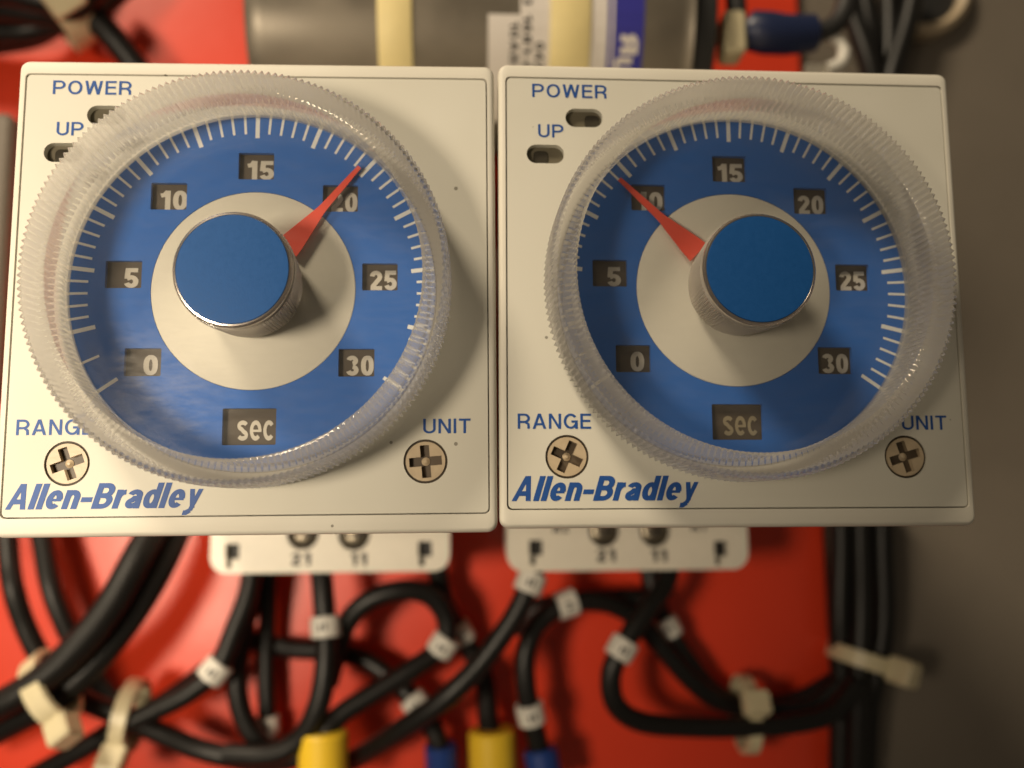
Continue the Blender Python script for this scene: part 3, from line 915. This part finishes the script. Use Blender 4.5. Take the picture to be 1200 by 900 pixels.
def make_cable(key, label, sleeves=(), lugs=(), mat="cable", group="black control cables"):
    r, pts = PATHS[key]
    r *= 0.87 if key in "AB" else 0.81
    path = catmull(pts, 64 if key == "A" else 9)
    o = Vector(path[0])
    loc = [p - o for p in path]
    c = thing("cable", label, "cable", tuple(o), group)
    rr = [r * (1.0 + 0.022 * math.cos(i * math.pi / 2.5)) for i in range(len(loc))] if key == "A" else r   # fine ribs on one jacket
    MB().loft(tube_loops(loc, rr)).build("jacket", mat, c, True)
    T, N = frames(loc)
    for sx, sy, sz in sleeves:                       # printed marker sleeves
        q = Vector((sx, sy, sz)) - o
        i = min(range(2, len(loc) - 2), key=lambda k: (loc[k] - q).length)
        d, n = T[i], N[i]
        seg = [loc[i] + d * s for s in (-1.75, -1.65, 0, 1.65, 1.75)]
        rr = [r + 0.15, r + 0.62, r + 0.68, r + 0.62, r + 0.15]
        sl = MB().loft(tube_loops(seg, rr, 18)).build("marker_sleeve", "sleeve", c, True)
        front = Vector((0, -1, 0))
        f = (front - d * front.dot(d)).normalized()
        side = d.cross(f)
        ctr = loc[i] + f * (r + 0.60)
        ink = MB()
        for a0, a1, b0, b1 in ((-0.7, 0.6, -0.5, -0.1), (-0.5, 0.7, 0.3, 0.7)):
            vs = []
            for h in (0.0, 0.22):
                for a, b in ((a0, b0), (a1, b0), (a1, b1), (a0, b1)):
                    vs.append(ctr + d * a + side * b + f * (h - 0.10))
            ink.add(vs, [(0, 1, 2, 3), (4, 5, 6, 7), (0, 1, 5, 4), (1, 2, 6, 5), (2, 3, 7, 6), (3, 0, 4, 7)])
        ink.build("printed_mark", "ink", sl)
    for (sx, sy, sz), L, rad, lm in lugs:            # insulated crimp barrels at cable ends
        q = Vector((sx, sy, sz)) - o
        i = min(range(len(loc)), key=lambda k: (loc[k] - q).length)
        d = T[i]
        seg = [q + d * s for s in (-L / 2 - 0.01, -L / 2, -L / 2 + 0.5, L / 2 - 0.5, L / 2, L / 2 + 0.01)]
        MB().loft(tube_loops(seg, [r, rad - 0.4, rad, rad, rad - 0.4, r], 24)).build("crimp_barrel", lm, c, True)
    return c

make_cable("A", "thick ribbed black cable curving from behind the timer into the slanted nylon tie")
make_cable("B", "black cable running along the underside of the thick ribbed one")
make_cable("C", "black cable dropping at the board's side and sweeping under the upright nylon tie")
make_cable("D", "black cable dropping beside the thick pair and turning up after the upright tie")
make_cable("E", "black cable with a white marker, from the socket corner to the upright nylon tie", [(-45.6, 71.0, -49.1)])
make_cable("F", "black cable hanging from the socket in a narrow open loop")
make_cable("G", "short straight black cable inside the narrow loop, white marker near its end", [(-38.9, 81.0, -61.1)])
make_cable("H", "black cable falling from terminal 11 through a white marker and bending back", [(-27.1, 69.0, -41.8)])
make_cable("I", "black cable arching over and doubling back down to a yellow crimp", [(-7.6, 74.0, -45.9)], [((-27.2, 70.0, -63.6), 9, 4.1, "yellow")])
make_cable("J", "black cable crossing behind the arch to a blue crimp, white marker before it", [(-12.2, 77.0, -56.5)], [((-7.7, 77.6, -66.8), 7, 2.9, "blue_vinyl")])
make_cable("K", "black cable between the two sockets ending in an upright yellow crimp", [(-4.2, 79.0, -44.8)], [((1.15, 75.0, -65.3), 9.5, 4.1, "yellow")])
make_cable("L", "black cable with a white marker, slanting long from the socket slot across the others", [(7.0, 63.0, -34.7)])
make_cable("M", "black cable with two white markers bending from a blue crimp to the small upright tie", [(7.4, 73.0, -57.5), (14.4, 73.0, -39.1)], [((9.9, 74.0, -66.6), 6, 3.0, "blue_vinyl")])
make_cable("N", "short black cable lying behind the doubly marked one under the socket")
make_cable("O", "black cable crossing down from the socket through a marker into a wide hanging bend", [(22.7, 67.0, -45.6)])
make_cable("P", "black cable from the socket slanting past a marker to the small upright tie", [(33.4, 79.5, -44.8)])
LB = "black cable running upright in the bundle at the edge of the red board"
for k in ("Q", "R", "S", "T", "T2"):
    make_cable(k, LB, group="upright bundle at the board edge")
make_cable("U", "black cable leaving the cream tie and slanting down behind the timer")
LT = "black cable in the bundle held by the cream tie above the timer"
for k in ("V1", "V2", "V3", "V4"):
    make_cable(k, LT, group="bundle held by the cream tie")
LR = "black cable rising beside the grey plate above the timer pointing at 10"
for k in ("X2", "X3", "X4", "X5"):
    make_cable(k, LR, group="cables rising beside the grey plate")
xc = make_cable("X1", "dark cable loop in navy heat shrink with cream connector, beside the capacitor", mat="rubber")
xo = Vector(catmull(PATHS["X1"][1], 9)[0])
MB().loft(tube_loops([Vector(p) - xo for p in ((43.7, 52.0, 56.7), (44.0, 51.9, 56.6), (46.9, 51.8, 56.1), (50.3, 51.8, 55.8), (54.9, 52.0, 56.3), (55.4, 52.0, 56.4))], [2.6, 3.2, 3.5, 3.3, 3.1, 2.4], 20)).build("heat_shrink", "navy", xc, True)
MB().box(39.0 - xo.x, 42.8 - xo.x, 49.1 - xo.y, 54.5 - xo.y, 51.4 - xo.z, 58.8 - xo.z, 0.5).build("connector_housing", "nylon", xc, True)
MB().box(43.0 - xo.x, 44.3 - xo.x, 50.3 - xo.y, 53.7 - xo.y, 53.8 - xo.z, 57.0 - xo.z, 0.25).build("connector_latch", "nylon", xc, True)

# ------------------------------------------------------------------ cable ties
def make_tie(label, ctr, axis, rx, ry, head_dir, head=(5.2, 4.4, 5.6), width=4.2, tail=0.0):
    """strap loop round `axis` with a locking head standing on it in `head_dir`"""
    d = Vector(axis).normalized()
    f = Vector(head_dir)
    f = (f - d * f.dot(d)).normalized()
    s = d.cross(f)
    t = thing("cable_tie", label, "cable tie", ctr)
    n = 40
    loops = []
    for i in range(n):
        a = 2 * math.pi * i / n
        c = f * rx * math.cos(a) + s * ry * math.sin(a)
        o = (f * math.cos(a) / rx + s * math.sin(a) / ry).normalized()
        loops.append([tuple(c + d * (-width / 2)), tuple(c + o * 0.9 - d * (width / 2 - 0.15)), tuple(c + o * 0.9 + d * (width / 2 - 0.15)), tuple(c + d * (width / 2))])
    MB().ring_loft(loops).build("strap", "nylon", t, True)
    hx, hy, hz = head
    hb = MB()
    base = f * (rx + 0.2)
    rings = []
    for k, (z, sc) in enumerate(((0.0, 0.92), (0.35, 1.0), (hz - 0.5, 1.0), (hz, 0.86))):
        rings.append([tuple(base + f * z + d * (x * hx / 2 * sc) + s * (y * hy / 2 * sc)) for x, y in ((-1, -.8), (-.8, -1), (.8, -1), (1, -.8), (1, .8), (.8, 1), (-.8, 1), (-1, .8))])
    hd = hb.loft(rings).build("head", "nylon", t)
    if tail > 0:
        q = base + f * (hz + 0.02)
        MB().loft([[tuple(q + f * u + d * (x * width / 2.2) + s * (y * 0.45)) for x, y in ((-1, -1), (1, -1), (1, 1), (-1, 1))] for u in (0, tail)]).build("cut_tail", "nylon", hd)
    return t

make_tie("natural nylon cable tie slanting round the thick ribbed cable pair", (-70.6, 66.2, -50.8), (-0.8, 0.1, -0.62), 5.8, 4.0, (0.62, -0.55, -0.75), (4.2, 4.2, 4.0), 3.6)
make_tie("natural nylon cable tie standing upright round three crossing cables", (-60.9, 75.2, -57.4), (0.98, 0.0, -0.15), 5.4, 5.4, (0.1, -0.6, -0.75), (4.2, 4.0, 4.6), 2.8)
make_tie("small nylon cable tie with its head up, round the wires of the wide bend", (46.6, 77.6, -59.4), (1.0, 0.05, -0.05), 4.4, 6.0, (0.0, -0.8, 0.45), (4.6, 4.2, 3.0), 2.6)
make_tie("nylon cable tie slanting round the upright bundle at the board edge", (69.8, 80.6, -50.6), (0.30, 0.0, 0.95), 5.6, 5.4, (0.55, -0.8, -0.25), (4.6, 4.2, 4.4), 3.0)
make_tie("bulky cream cable tie gripping the cable bundle above the timer", (-78.6, 72.2, 71.2), (0.72, 0.1, 0.62), 7.4, 8.2, (0.25, -0.8, -0.5), (6.4, 6.0, 4.8), 6.0)

# ------------------------------------------------------------------ remaining bits
gb = thing("terminal_block", "plain grey block beside the timer pointing past 20, under the black bundle", "terminal block", (-96, PANEL_Y, 24))
MB().box(-16, 15.2, -23, -0.05, -26, 21.5, 0.8).build("block_body", "grey", gb)
MB().box(-12, 12, -23.8, -23.05, -20, 12, 0.3).build("cover_strip", "rubber", gb)

clip = thing("spade_clip", "pale curled clip at the end of the navy heat shrink", "clip", (59.6, 52.5, 53.0))
MB().loft(tube_loops(catmull([(-3.2, 1.0, 3.8), (-0.8, 0.2, 2.8), (0.6, 0, 0.6), (0.0, 0, -1.6), (-2.2, 0.2, -2.6)], 8), [0.9] * 16 + [1.1] * 16 + [1.1], 12)).build("curl", "sleeve", clip, True)
MB().box(-5.6, -1.6, 1.2, 2.4, -4.4, -1.0, 0.3).build("tab", "socket", clip)

gr = thing("cable_grommet", "dark round grommet in the grey plate with a tan rim", "grommet", (92.5, PANEL_Y + 3, 86.0))
MB().ring_loft([circle(11.0, -0.02, n=48), circle(11.0, -3.0, n=48), circle(9.8, -3.8, n=48), circle(8.6, -3.0, n=48), circle(8.6, -0.02, n=48)]).build("rim", "screw", gr, True)
MB().loft([circle(8.55, -0.02, n=48), circle(8.55, -1.4, n=48), circle(3.0, -2.0, n=48)]).build("plug", "rubber", gr, True)
